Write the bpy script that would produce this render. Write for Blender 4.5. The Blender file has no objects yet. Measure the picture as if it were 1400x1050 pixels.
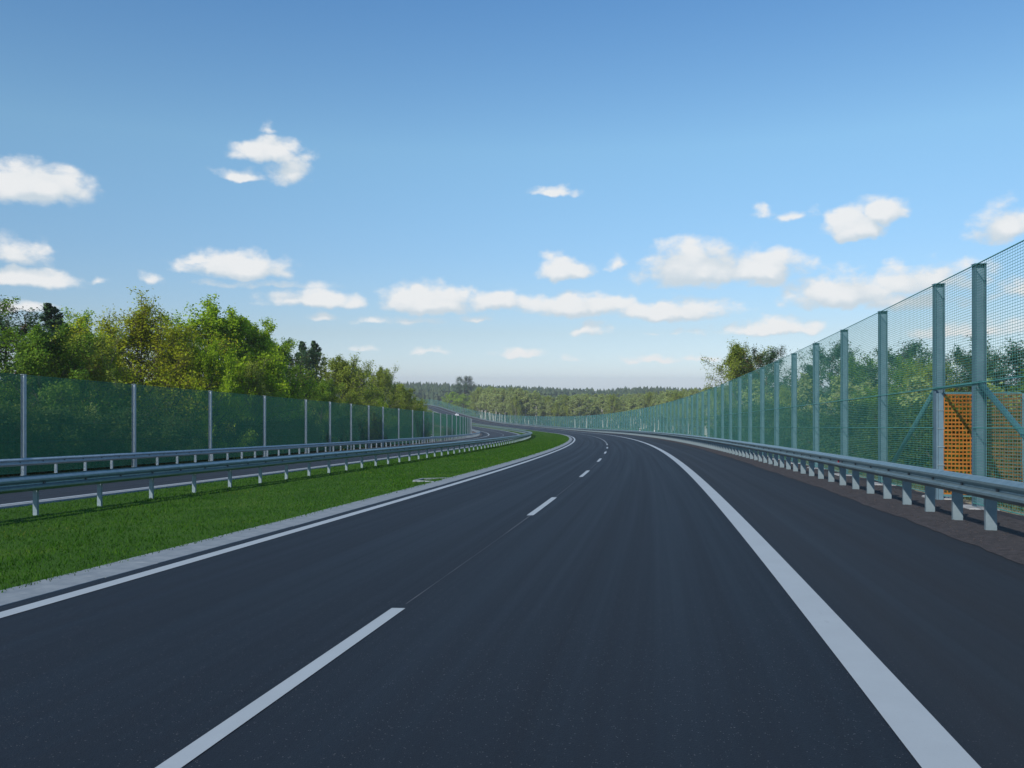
import bpy, math, random
import numpy as np
from mathutils import Vector, Matrix, Euler

R = math.radians
sc = bpy.context.scene
col = sc.collection
rng = np.random.default_rng(11)
random.seed(11)

# ------------------------------------------------------------------ camera, sky, sun, exposure
CAM_H = 1.577
FPX = 1150.0                       # focal length in photo pixels (photo 1400 wide)
cam = bpy.data.cameras.new('camera'); cam_o = bpy.data.objects.new('camera', cam); col.objects.link(cam_o)
cam_o.location = (0, 0, CAM_H); cam_o.rotation_euler = (R(90), 0, 0)
cam.sensor_width = 36; cam.lens = 36 * FPX / 1400; cam.clip_start = .05; cam.clip_end = 20000
sc.camera = cam_o

SUN_EL, SUN_AZ = R(32), R(212)     # azimuth clockwise from +Y : behind the camera, to the left
sun = bpy.data.lights.new('sun', 'SUN'); sun.energy = 3.9; sun.angle = R(.53); sun.color = (1, .965, .92)
sun_o = bpy.data.objects.new('sun', sun); col.objects.link(sun_o)
sdir = Vector((math.sin(SUN_AZ) * math.cos(SUN_EL), math.cos(SUN_AZ) * math.cos(SUN_EL), math.sin(SUN_EL)))
sun_o.rotation_euler = sdir.to_track_quat('Z', 'Y').to_euler(); sun_o.location = (-60, -50, 80)

world = bpy.data.worlds.new('World'); sc.world = world; world.use_nodes = True
def build_sky():
    nt = world.node_tree; n = nt.nodes; l = nt.links; n.clear()
    out = n.new('ShaderNodeOutputWorld')
    sky = n.new('ShaderNodeTexSky'); sky.sky_type = 'NISHITA'; sky.sun_disc = False
    sky.sun_elevation = SUN_EL; sky.sun_rotation = SUN_AZ; sky.altitude = 100
    sky.air_density = 1.0; sky.dust_density = .15; sky.ozone_density = 4.5
    tc = n.new('ShaderNodeTexCoord'); sp = n.new('ShaderNodeSeparateXYZ'); l.new(tc.outputs['Generated'], sp.inputs[0])
    def math_(op, a=None, b=None, c=None):
        m = n.new('ShaderNodeMath'); m.operation = op
        for i, v in enumerate((a, b, c)):
            if v is None: continue
            if isinstance(v, (int, float)): m.inputs[i].default_value = v
            else: l.new(v, m.inputs[i])
        return m.outputs[0]
    def vmath(op, a, b=None, c=None):
        m = n.new('ShaderNodeVectorMath'); m.operation = op
        for i, v in enumerate((a, b, c)):
            if v is None: continue
            if isinstance(v, tuple): m.inputs[i].default_value = v
            else: l.new(v, m.inputs[i])
        return m.outputs['Value'] if op in ('LENGTH', 'DOT_PRODUCT') else m.outputs[0]
    def noise(vec, scale, det, rough=.55):
        t = n.new('ShaderNodeTexNoise'); t.inputs['Scale'].default_value = scale; t.inputs['Detail'].default_value = det
        t.inputs['Roughness'].default_value = rough; l.new(vec, t.inputs['Vector']); return t
    def smooth(v, a, b):
        m = n.new('ShaderNodeMapRange'); m.interpolation_type = 'SMOOTHSTEP'; l.new(v, m.inputs[0])
        m.inputs[1].default_value = a; m.inputs[2].default_value = b; return m.outputs[0]
    az = math_('ARCTAN2', sp.outputs[0], sp.outputs[1]); el = math_('ARCSINE', sp.outputs[2])
    cb = n.new('ShaderNodeCombineXYZ'); l.new(az, cb.inputs[0]); l.new(el, cb.inputs[1]); P = cb.outputs[0]
    # the cumulus of the picture as directions: photo x, y, half width, half height, strength
    clouds = [(44, 250, 72, 30, 1), (14, 342, 56, 18, .7), (40, 378, 66, 14, .9), (372, 205, 55, 18, .9), (396, 230, 33, 24, .62),
              (327, 237, 33, 10, .7), (366, 176, 20, 8, .42), (330, 361, 78, 21, 1), (268, 352, 22, 8, .6), (200, 374, 18, 11, .5), (134, 382, 12, 8, .42),
              (757, 262, 38, 9, .55), (768, 363, 40, 23, .88), (846, 359, 20, 11, .55), (948, 358, 84, 38, 1), (1045, 362, 66, 29, 1),
              (1165, 303, 40, 26, .95), (1205, 288, 38, 20, .9), (1040, 287, 24, 10, .45), (1085, 290, 34, 9, .36), (1372, 304, 46, 27, .85),
              (1150, 394, 84, 28, 1), (1255, 380, 92, 28, .72), (1240, 402, 90, 20, .7), (1065, 445, 78, 14, .78), (432, 406, 86, 16, .85),
              (588, 405, 84, 25, 1), (680, 407, 52, 20, .95), (790, 414, 96, 20, .95), (920, 420, 98, 18, .95), (804, 448, 32, 12, .62), (445, 431, 30, 9, .45),
              (560, 436, 80, 8, .42), (655, 434, 34, 8, .5), (710, 483, 44, 9, .62), (782, 489, 20, 7, .48), (905, 492, 36, 7, .52),
              (585, 479, 30, 6, .46), (500, 475, 26, 5, .42), (865, 492, 22, 5, .4), (960, 488, 30, 5, .4), (370, 388, 110, 7, .36),
              (1330, 450, 90, 14, .6), (1420, 395, 60, 16, .7), (920, 452, 40, 6, .4), (20, 420, 60, 8, .5)]
    rampn = n.new('ShaderNodeValToRGB'); l.new(math_('MULTIPLY', el, 2.0), rampn.inputs[0]); e = rampn.color_ramp.elements   # clear-sky model graded by height above the horizon only
    for _ in range(4): e.new(.5)
    for k, (pp, c_) in zip(e, ((0, (.49, .56, .76)), (.12, (.555, .54, .585)), (.30, (.64, .68, .68)), (.54, (.80, .89, .80)), (.85, (.62, .82, .86)), (1, (.60, .80, .86)))): k.position = pp; k.color = (*c_, 1)
    lowc = n.new('ShaderNodeMix'); lowc.data_type = 'RGBA'; lowc.blend_type = 'MULTIPLY'; lowc.inputs[0].default_value = 1; l.new(rampn.outputs[0], lowc.inputs[6]); lowc.inputs[7].default_value = (1.25, 1.25, 1.25, 1)
    skm = n.new('ShaderNodeMix'); skm.data_type = 'RGBA'; skm.blend_type = 'MULTIPLY'; skm.inputs[0].default_value = 1; l.new(sky.outputs[0], skm.inputs[6]); l.new(lowc.outputs[2], skm.inputs[7])
    def background(dens, shade):
        c = n.new('ShaderNodeMix'); c.data_type = 'RGBA'; l.new(shade, c.inputs[0])
        c.inputs[6].default_value = (4.35, 4.95, 5.4, 1); c.inputs[7].default_value = (6.25, 6.3, 6.3, 1)
        mx = n.new('ShaderNodeMix'); mx.data_type = 'RGBA'; l.new(skm.outputs[2], mx.inputs[6]); l.new(c.outputs[2], mx.inputs[7])
        l.new(math_('MULTIPLY', dens, .94), mx.inputs[0])
        bg = n.new('ShaderNodeBackground'); bg.inputs['Strength'].default_value = .14; l.new(mx.outputs[2], bg.inputs[0]); return bg.outputs[0]
    def band(lo, hi, tag_):
        eps = tag_ * .004
        sel = []
        for (x, y, w, h, s) in clouds:
            a = math.atan2((x - 700) / FPX, 1)
            if a + 1.25 * w / FPX + .03 > lo and a - 1.25 * w / FPX - .03 < hi: sel.append((x, y, w, h, s))
        wob = noise(P, 26 + eps, 3, .6); wob2 = vmath('SUBTRACT', wob.outputs['Color'], (.5, .5, .5))
        Pw = vmath('MULTIPLY_ADD', wob2, (.034, .020, 0), P)
        def field(vec):
            acc = None
            for (x, y, w, h, s) in sel:
                a = math.atan2((x - 700) / FPX, 1); b = math.atan2((525 - (y + h * .42)) / FPX, math.hypot(1, (x - 700) / FPX))
                wa, hb = w * 1.12 / FPX, h * 1.5 / FPX
                q = vmath('MULTIPLY_ADD', vec, (1 / wa, 1 / hb, 0), (-a / wa, -b / hb, 0))
                q = vmath('MAXIMUM', q, vmath('MULTIPLY', q, (-1, -2.3, 0)))
                v = math_('MULTIPLY_ADD', vmath('LENGTH', q), -s, s)
                acc = v if acc is None else math_('MAXIMUM', acc, v)
            return acc
        f = field(Pw); fu = field(vmath('ADD', Pw, (-.004, .014, 0)))
        fb = vmath('MULTIPLY', P, (1, 1.5, 1))
        n1 = noise(fb, 38 + eps, 7, .6)
        vor = n.new('ShaderNodeTexVoronoi'); vor.feature = 'SMOOTH_F1'; vor.inputs['Scale'].default_value = 40 + eps; vor.inputs['Smoothness'].default_value = .6
        l.new(vmath('MULTIPLY_ADD', wob2, (.03, .03, 0), fb), vor.inputs['Vector'])
        puff = math_('SUBTRACT', .40, vor.outputs['Distance']); nn = math_('SUBTRACT', n1.outputs[0], .5)
        d = math_('MULTIPLY_ADD', puff, .45, math_('MULTIPLY_ADD', nn, .85, f))
        dens = math_('MULTIPLY', smooth(d, -.01, .46), smooth(f, -.20, .14))
        shade = smooth(math_('MULTIPLY_ADD', nn, .9, math_('MULTIPLY_ADD', puff, .9, math_('MULTIPLY', math_('SUBTRACT', f, fu), 1.5))), -.45, .55)
        return background(dens, shade)
    # the same kind of cumulus all round the rest of the sky
    far = noise(vmath('MULTIPLY', P, (1, 2.6, 1)), 3.2, 4, .6)
    fo = math_('MULTIPLY', smooth(far.outputs[0], .60, .70), math_('MULTIPLY', smooth(el, .02, .08), smooth(math_('ABSOLUTE', az), .66, .78)))
    rest = background(fo, smooth(far.outputs[0], .58, .74))
    def mixs(fac, a, b):
        m = n.new('ShaderNodeMixShader'); l.new(fac, m.inputs[0]); l.new(a, m.inputs[1]); l.new(b, m.inputs[2]); return m.outputs[0]
    edges = [-.64, -.40, -.24, -.08, .06, .20, .36, .50, .66]
    bands = [band(edges[i], edges[i + 1], i + 1) for i in range(8)]
    def tree(lo, hi):
        if hi - lo == 1: return bands[lo]
        m = (lo + hi) // 2; return mixs(math_('GREATER_THAN', az, edges[m]), tree(lo, m), tree(m, hi))
    inside = math_('MULTIPLY', math_('MULTIPLY', math_('GREATER_THAN', az, edges[0]), math_('LESS_THAN', az, edges[-1])), math_('MULTIPLY', math_('GREATER_THAN', el, -.005), math_('LESS_THAN', el, .36)))
    l.new(mixs(inside, rest, tree(0, 8)), out.inputs[0])
build_sky()

vs = sc.view_settings; vs.view_transform = 'Standard'; vs.look = 'None'; vs.gamma = 1; vs.exposure = 0; vs.use_curve_mapping = False
sc.render.engine = 'CYCLES'
cy = sc.cycles; cy.max_bounces = 6; cy.diffuse_bounces = 3; cy.glossy_bounces = 2; cy.transmission_bounces = 3; cy.transparent_max_bounces = 6
cy.volume_bounces = 0; cy.caustics_reflective = False; cy.caustics_refractive = False
cy.use_denoising = True
try: cy.denoiser = 'OPENIMAGEDENOISE'
except Exception: pass

# ------------------------------------------------------------------ the line of the road (station s, offset o to the right)
TH0, K0, K1, GR, SUP = .17917, 9.581e-4, -.32147e-6, .050223, .026795
SS = np.arange(-40, 760.01, .5)
def _head(s):
    sp = np.maximum(s, 0)
    return TH0 - (K0 * s + K1 * sp * sp / 2)
_a = _head(SS); _sa, _ca = np.sin(_a), np.cos(_a)
_X = np.concatenate([[0], np.cumsum((_sa[1:] + _sa[:-1]) / 2 * .5)]); _Y = np.concatenate([[0], np.cumsum((_ca[1:] + _ca[:-1]) / 2 * .5)])
_i0 = int(np.argmin(abs(SS))); _X -= _X[_i0]; _Y -= _Y[_i0]
_slope = -GR + 2 * 5.034e-5 * np.maximum(0, SS - 200) + 2 * 2.1185e-4 * np.maximum(0, SS - 430)
_s640 = _slope[np.argmin(abs(SS - 600))]
_slope = np.where(SS > 600, np.maximum(-.03, _s640 * (1 - (SS - 600) / 45)), _slope)
_Z = np.concatenate([[0], np.cumsum((_slope[1:] + _slope[:-1]) / 2 * .5)]); _Z -= _Z[_i0]
def rp(s, o, dz=0.):
    """world point of station s, offset o"""
    a = np.interp(s, SS, _a)
    return np.interp(s, SS, _X) + o * np.cos(a), np.interp(s, SS, _Y) - o * np.sin(a), np.interp(s, SS, _Z) + SUP * o + dz
def rv(s, o, dz=0.): return Vector([float(v) for v in rp(s, o, dz)])
def head(s): return float(np.interp(s, SS, _a))
def slope(s): return float(np.interp(s, SS, _slope))
def frame(s, o, dz=0., pitch=True):
    """matrix: local x to the right of the road, y along the road, z up"""
    a = head(s); m = Matrix.Rotation(-a, 4, 'Z')
    if pitch: m = m @ Matrix.Rotation(math.atan(slope(s)), 4, 'X')
    return Matrix.Translation(rv(s, o, dz)) @ m

def nat(X, Y):
    z = np.interp(Y, [-200, 0, 120, 350, 520, 700, 900, 1100, 1500, 3100], [3, -3.2, -9, -20.5, -21.5, -21, -17.5, -15.5, -17, -24])
    return z + 1.2 * np.sin(X * .011 + 1.3) * np.cos(Y * .008) + .5 * np.sin(X * .045 + Y * .03)
_pi = np.arange(0, len(SS), 6)
def ground_z(X, Y):
    X = np.atleast_1d(np.asarray(X, float)); Y = np.atleast_1d(np.asarray(Y, float))
    out = np.empty_like(X)
    for k in range(0, len(X), 4000):
        x, y = X[k:k+4000], Y[k:k+4000]
        d2 = (x[:, None] - _X[_pi][None]) ** 2 + (y[:, None] - _Y[_pi][None]) ** 2
        i = _pi[np.argmin(d2, 1)]
        o = (x - _X[i]) * _ca[i] - (y - _Y[i]) * _sa[i]; t = (x - _X[i]) * _sa[i] + (y - _Y[i]) * _ca[i]
        t = np.clip(t, -4, 4); zr = _Z[i] + t * _slope[i]
        dd = np.hypot(x - _X[i], y - _Y[i]); endd = np.sqrt(np.maximum(0, dd ** 2 - o ** 2)); endd = np.where(endd > 6, endd, 0)
        oc = np.clip(o, -28.3, 7.4); d = np.maximum(np.abs(o - oc), endd)
        base = zr + SUP * oc - .45 - np.minimum(d * .36, 3.4)
        w = np.clip((d - 12) / 45, 0, 1); w = w * w * (3 - 2 * w)
        out[k:k+4000] = base * (1 - w) + nat(x, y) * w
    return out
def gz(x, y): return float(ground_z(x, y)[0])
def pix(px, Y): return (px - 700) / FPX * Y
def pz(py, Y): return CAM_H - (py - 525) * Y / FPX

# ------------------------------------------------------------------ materials
MATS = {}
class NT:
    def __init__(s, name):
        s.m = bpy.data.materials.new(name); s.m.use_nodes = True; s.nt = s.m.node_tree; s.nt.nodes.clear()
        s.out = s.N('ShaderNodeOutputMaterial'); s.b = s.N('ShaderNodeBsdfPrincipled'); s.L(s.b.outputs[0], s.out.inputs[0]); MATS[name] = s.m
    def N(s, t): return s.nt.nodes.new(t)
    def L(s, a, b): s.nt.links.new(a, b)
    def coord(s, kind='Object'): return s.N('ShaderNodeTexCoord').outputs[kind]
    def noise(s, vec, scale, det=4, rough=.6):
        t = s.N('ShaderNodeTexNoise'); t.inputs['Scale'].default_value = scale; t.inputs['Detail'].default_value = det; t.inputs['Roughness'].default_value = rough
        if vec is not None: s.L(vec, t.inputs['Vector'])
        return t.outputs[0]
    def ramp(s, v, stops):
        r = s.N('ShaderNodeValToRGB'); e = r.color_ramp.elements
        while len(e) < len(stops): e.new(.5)
        for k, (p, c) in zip(e, stops): k.position = p; k.color = (*c, 1) if len(c) == 3 else c
        s.L(v, r.inputs[0]); return r.outputs[0]
    def mix(s, f, a, b, mode='MIX'):
        m = s.N('ShaderNodeMix'); m.data_type = 'RGBA'; m.blend_type = mode
        for i, v in ((0, f), (6, a), (7, b)):
            if isinstance(v, (int, float)): m.inputs[i].default_value = v
            elif isinstance(v, tuple): m.inputs[i].default_value = (*v, 1)
            else: s.L(v, m.inputs[i])
        return m.outputs[2]
    def math(s, op, a, b=0., c=0.):
        m = s.N('ShaderNodeMath'); m.operation = op
        for i, v in enumerate((a, b, c)):
            if isinstance(v, (int, float)): m.inputs[i].default_value = v
            else: s.L(v, m.inputs[i])
        return m.outputs[0]
    def mapr(s, v, a, b, c=0., d=1.):
        m = s.N('ShaderNodeMapRange'); s.L(v, m.inputs[0])
        for i, q in enumerate((a, b, c, d)): m.inputs[i + 1].default_value = q
        return m.outputs[0]
    def scale(s, vec, sx, sy, sz=1):
        m = s.N('ShaderNodeVectorMath'); m.operation = 'MULTIPLY'; s.L(vec, m.inputs[0]); m.inputs[1].default_value = (sx, sy, sz); return m.outputs[0]
    def bump(s, h, strength, dist=.02):
        b = s.N('ShaderNodeBump'); b.inputs['Strength'].default_value = strength; b.inputs['Distance'].default_value = dist; s.L(h, b.inputs['Height']); s.L(b.outputs[0], s.b.inputs['Normal'])
    def col(s, v):
        if isinstance(v, tuple): s.b.inputs['Base Color'].default_value = (*v, 1)
        else: s.L(v, s.b.inputs['Base Color'])
    def p(s, **k):
        for n, v in k.items():
            n = {'rough': 'Roughness', 'metal': 'Metallic', 'spec': 'Specular IOR Level'}[n]
            if isinstance(v, (int, float)): s.b.inputs[n].default_value = v
            else: s.L(v, s.b.inputs[n])
        return s

def m_asphalt(name, base, warm):
    t = NT(name); uv = t.coord('UV'); ob = t.coord('Object')
    big = t.noise(t.scale(uv, .5, .03), 1.0, 3); streak = t.noise(t.scale(uv, 3.2, .02), 1.0, 3)
    grit = t.noise(ob, 90, 3, .7); speck = t.N('ShaderNodeTexVoronoi'); speck.inputs['Scale'].default_value = 55; t.L(ob, speck.inputs['Vector'])
    k = t.math('MULTIPLY_ADD', t.math('SUBTRACT', big, .5), .35, 1.0); k = t.math('MULTIPLY_ADD', t.math('SUBTRACT', streak, .5), .14, k)
    k = t.math('MULTIPLY_ADD', t.math('SUBTRACT', grit, .5), 1.1, k); g2 = t.noise(ob, 24, 4, .75); k = t.math('MULTIPLY_ADD', t.math('SUBTRACT', g2, .5), .7, k)
    sp0 = t.N('ShaderNodeSeparateXYZ'); t.L(uv, sp0.inputs[0]); trk = t.math('SINE', t.math('MULTIPLY_ADD', sp0.outputs[0], 3.49, 1.0))      # two wheel paths a lane, rubbed a shade lighter
    k = t.math('MULTIPLY_ADD', trk, .07, k)
    c = t.mix(1.0, base, t.ramp(k, [(0, (0, 0, 0)), (1, (1, 1, 1))]), 'MULTIPLY')
    c = t.mix(t.math('MULTIPLY', t.math('LESS_THAN', speck.outputs['Distance'], .2), t.math('GREATER_THAN', t.noise(ob, 31, 1), .58)), c, (.13, .13, .13))
    sep = t.N('ShaderNodeSeparateXYZ'); t.L(uv, sep.inputs[0])
    sh = t.mapr(sep.outputs[0], 1.2, 1.6)                               # the hard shoulder is an older, browner mix
    c = t.mix(t.math('MULTIPLY', sh, warm), c, (.026, .0265, .028))
    t.col(c); t.p(rough=t.mapr(streak, .3, .7, .62, .8), spec=.28); t.bump(grit, .5, .01); return t.m
m_asphalt('asphalt', (.0125, .0175, .0245), .5)
m_asphalt('asphalt_opposite', (.024, .027, .032), 0.)

def m_paint():
    t = NT('road_paint'); ob = t.coord('Object'); uv = t.coord('UV')
    w = t.noise(ob, 60, 4, .7); d = t.noise(ob, 2.2, 5, .65); st = t.noise(t.scale(uv, 9, .9), 1, 4, .7)
    c = t.mix(t.mapr(d, .35, .75, 0, .35), (.42, .45, .45), (.33, .35, .35))
    c = t.mix(t.mapr(w, .66, .74, 0, .55), c, (.22, .22, .22)); c = t.mix(t.mapr(st, .68, .76, 0, .4), c, (.25, .25, .25))
    t.col(c); t.p(rough=.62, spec=.4); t.bump(w, .3, .004)
m_paint()

def m_simple(name, c1, c2, scale=6., rough=.7, metal=0., spec=.4, bump=.2, det=5, dist=.01, lo=.35, hi=.7):
    t = NT(name); ob = t.coord('Object'); n = t.noise(ob, scale, det)
    t.col(t.ramp(n, [(lo, c1), (hi, c2)])); t.p(rough=rough, metal=metal, spec=spec)
    if bump: t.bump(t.noise(ob, scale * 4, 4), bump, dist)
    return t.m
m_simple('concrete', (.30, .30, .29), (.42, .42, .40), 5, .85, bump=.35)
m_simple('kerb_concrete', (.20, .225, .235), (.30, .32, .32), 4, .85, bump=.35)
m_simple('gravel', (.036, .031, .031), (.088, .073, .070), 9, .95, bump=.9, det=8, dist=.04)
m_simple('sand', (.30, .23, .13), (.45, .36, .22), 3, .95, bump=.6, det=7, dist=.03)
m_simple('sandy_verge', (.20, .14, .10), (.34, .25, .19), 1.2, .95, bump=.6, det=7, dist=.03)
m_simple('joint_seal', (.12, .12, .12), (.05, .05, .055), 3, .6, bump=0)
m_simple('bolt_steel', (.09, .10, .11), (.15, .16, .17), 20, .5, metal=.6, bump=0)
m_simple('galvanised', (.185, .265, .28), (.265, .35, .365), 7, .40, metal=.5, spec=.5, bump=.06)
m_simple('galvanised_post', (.195, .255, .275), (.28, .345, .365), 5, .5, metal=.3, spec=.5, bump=.05)
m_simple('fence_post_steel', (.12, .20, .245), (.18, .27, .315), 3, .5, metal=.3, spec=.5, bump=.05)
m_simple('pale_steel', (.34, .41, .44), (.45, .52, .54), 6, .5, metal=.1, spec=.5, bump=.05)
m_simple('green_wire', (.06, .26, .22), (.085, .31, .265), 3, .45, spec=.5, bump=0)
m_simple('dark_green_wire', (.012, .130, .080), (.020, .160, .100), 3, .5, spec=.3, bump=0)
m_simple('teal_steel', (.06, .17, .18), (.09, .21, .22), 4, .45, spec=.5, bump=0)
m_simple('orange_plastic', (.29, .10, .010), (.38, .14, .014), 6, .5, spec=.4, bump=0)
m_simple('brown_netting', (.14, .08, .025), (.22, .115, .03), 5, .8, bump=0)
m_simple('car_white', (.78, .78, .78), (.80, .80, .80), 1, .25, spec=.5, bump=0)
m_simple('car_glass', (.01, .012, .015), (.015, .018, .02), 1, .08, spec=.6, bump=0)
m_simple('tyre', (.015, .015, .015), (.03, .03, .03), 8, .9, bump=0)
m_simple('red_plastic', (.55, .02, .04), (.62, .03, .05), 3, .35, bump=0)
m_simple('white_plastic', (.50, .52, .52), (.58, .60, .60), 3, .4, bump=0)
m_simple('bark', (.045, .035, .026), (.11, .09, .07), 5, .95, bump=.6)
m_simple('bark_grey', (.10, .09, .075), (.19, .17, .14), 5, .95, bump=.5)
m_simple('bark_pine', (.10, .055, .03), (.20, .11, .06), 4, .95, bump=.6)
def m_birch():
    t = NT('bark_birch'); ob = t.coord('Object'); n = t.noise(t.scale(ob, 2, 2, 9), 3, 3)
    t.col(t.ramp(n, [(.36, (.06, .055, .05)), (.46, (.48, .46, .41)), (.8, (.58, .56, .5))])); t.p(rough=.9)
m_birch()
def m_ground():
    t = NT('ground'); ob = t.coord('Object')
    a = t.noise(ob, .03, 6, .6); b = t.noise(ob, .5, 6, .65)
    c = t.ramp(a, [(.35, (.055, .085, .025)), (.5, (.09, .13, .035)), (.62, (.14, .14, .055)), (.7, (.16, .13, .075))])
    c = t.mix(t.mapr(b, .35, .7, 0, .6), c, (.05, .07, .022)); t.col(c); t.p(rough=.95, spec=.1); t.bump(b, .8, .2)
m_ground()
def m_turf(name, c1, c2, c3):
    t = NT(name); ob = t.coord('Object')
    a = t.noise(ob, .55, 5, .6); b = t.noise(ob, 9, 6, .7)
    c = t.ramp(a, [(.32, c1), (.55, c2), (.75, c3)]); c = t.mix(t.mapr(b, .35, .7, 0, .35), c, (c1[0] * .55, c1[1] * .6, c1[2] * .6))
    t.col(c); t.p(rough=.95, spec=.1); t.bump(b, 1.0, .05)
m_turf('turf', (.042, .10, .011), (.058, .13, .014), (.095, .165, .020))
m_turf('embankment', (.06, .10, .028), (.10, .14, .04), (.20, .18, .08))
def m_leaf(name, stops, trans=.42, patch=.35):
    t = NT(name); g = t.N('ShaderNodeNewGeometry'); oi = t.N('ShaderNodeObjectInfo'); ob = t.coord('Object')
    n = t.noise(ob, .45, 3); k = t.math('MULTIPLY_ADD', t.math('SUBTRACT', n, .5), patch * 2.2, g.outputs['Random Per Island'])
    k = t.math('MULTIPLY_ADD', t.math('SUBTRACT', oi.outputs['Random'], .5), .35, k)
    c = t.ramp(k, stops); t.col(c); t.p(rough=.6, spec=.12)
    tr = t.N('ShaderNodeBsdfTranslucent'); t.L(t.mix(1., c, (1.25, 1.3, .6), 'MULTIPLY'), tr.inputs[0])
    ms = t.N('ShaderNodeMixShader'); ms.inputs[0].default_value = trans; t.L(t.b.outputs[0], ms.inputs[1]); t.L(tr.outputs[0], ms.inputs[2]); t.L(ms.outputs[0], t.out.inputs[0])
    return t.m
m_leaf('leaf_bright', [(0, (0.186, 0.285, 0.011)), (.5, (0.310, 0.450, 0.015)), (1, (0.434, 0.555, 0.031))])
m_leaf('leaf_green', [(0, (0.084, 0.167, 0.018)), (.5, (0.149, 0.261, 0.024)), (1, (0.261, 0.373, 0.033))])
m_leaf('leaf_bud', [(0, (0.256, 0.256, 0.015)), (.5, (0.398, 0.407, 0.019)), (1, (0.489, 0.593, 0.023))])
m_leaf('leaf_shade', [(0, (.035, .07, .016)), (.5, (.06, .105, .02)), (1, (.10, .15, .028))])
m_leaf('leaf_olive', [(0, (0.164, 0.206, 0.029)), (.5, (0.256, 0.309, 0.039)), (1, (0.365, 0.432, 0.058))])
m_leaf('leaf_birch', [(0, (0.270, 0.283, 0.110)), (.5, (0.335, 0.384, 0.130)), (1, (0.367, 0.460, 0.130))])
m_leaf('needle_dark', [(0, (0.028, 0.063, 0.027)), (.5, (0.053, 0.105, 0.043)), (1, (0.090, 0.155, 0.055))], .12)
m_leaf('needle_far', [(0, (0.037, 0.060, 0.032)), (.5, (0.056, 0.084, 0.040)), (1, (0.082, 0.113, 0.050))], .1)
m_leaf('grass_blade', [(0, (0.025, 0.085, 0.006)), (.5, (0.044, 0.132, 0.007)), (.9, (0.084, 0.171, 0.013)), (1, (0.148, 0.171, 0.027))], .3, .5)
m_leaf('dry_grass', [(0, (.06, .09, .02)), (.5, (.14, .15, .05)), (1, (.26, .22, .10))], .3, .5)

# ------------------------------------------------------------------ mesh helpers
def mesh_np(name, V, F, mat, uv=None, smooth=False):
    """V (n,3); F list of arrays of equal-length faces"""
    me = bpy.data.meshes.new(name); V = np.asarray(V, np.float32)
    me.vertices.add(len(V)); me.vertices.foreach_set('co', V.ravel())
    if not isinstance(F, list): F = [F]
    F = [np.asarray(f, np.int32) for f in F if len(f)]
    idx = np.concatenate([f.ravel() for f in F]); tot = np.concatenate([np.full(len(f), f.shape[1], np.int32) for f in F])
    st = np.concatenate([[0], np.cumsum(tot)[:-1]]).astype(np.int32)
    me.loops.add(len(idx)); me.loops.foreach_set('vertex_index', idx)
    me.polygons.add(len(tot)); me.polygons.foreach_set('loop_start', st); me.polygons.foreach_set('loop_total', tot)
    if smooth: me.polygons.foreach_set('use_smooth', np.ones(len(tot), bool))
    if uv is not None:
        u = me.uv_layers.new(name='UVMap'); u.data.foreach_set('uv', np.asarray(uv, np.float32)[idx].ravel())
    me.update(calc_edges=True); me.validate()
    if mat: me.materials.append(MATS[mat])
    return me
def add(name, me, parent=None, mw=None):
    o = bpy.data.objects.new(name, me); col.objects.link(o)
    if parent is not None: o.parent = parent
    if mw is not None: o.matrix_local = mw
    return o
def tag(o, label=None, cat=None, group=None, kind=None):
    for k, v in (('label', label), ('category', cat), ('group', group), ('kind', kind)):
        if v: o[k] = v
    return o
def empty(name, loc, label, cat, group=None):
    o = bpy.data.objects.new(name, None); col.objects.link(o); o.location = loc; o.empty_display_size = .3
    return tag(o, label, cat, group)
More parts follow.
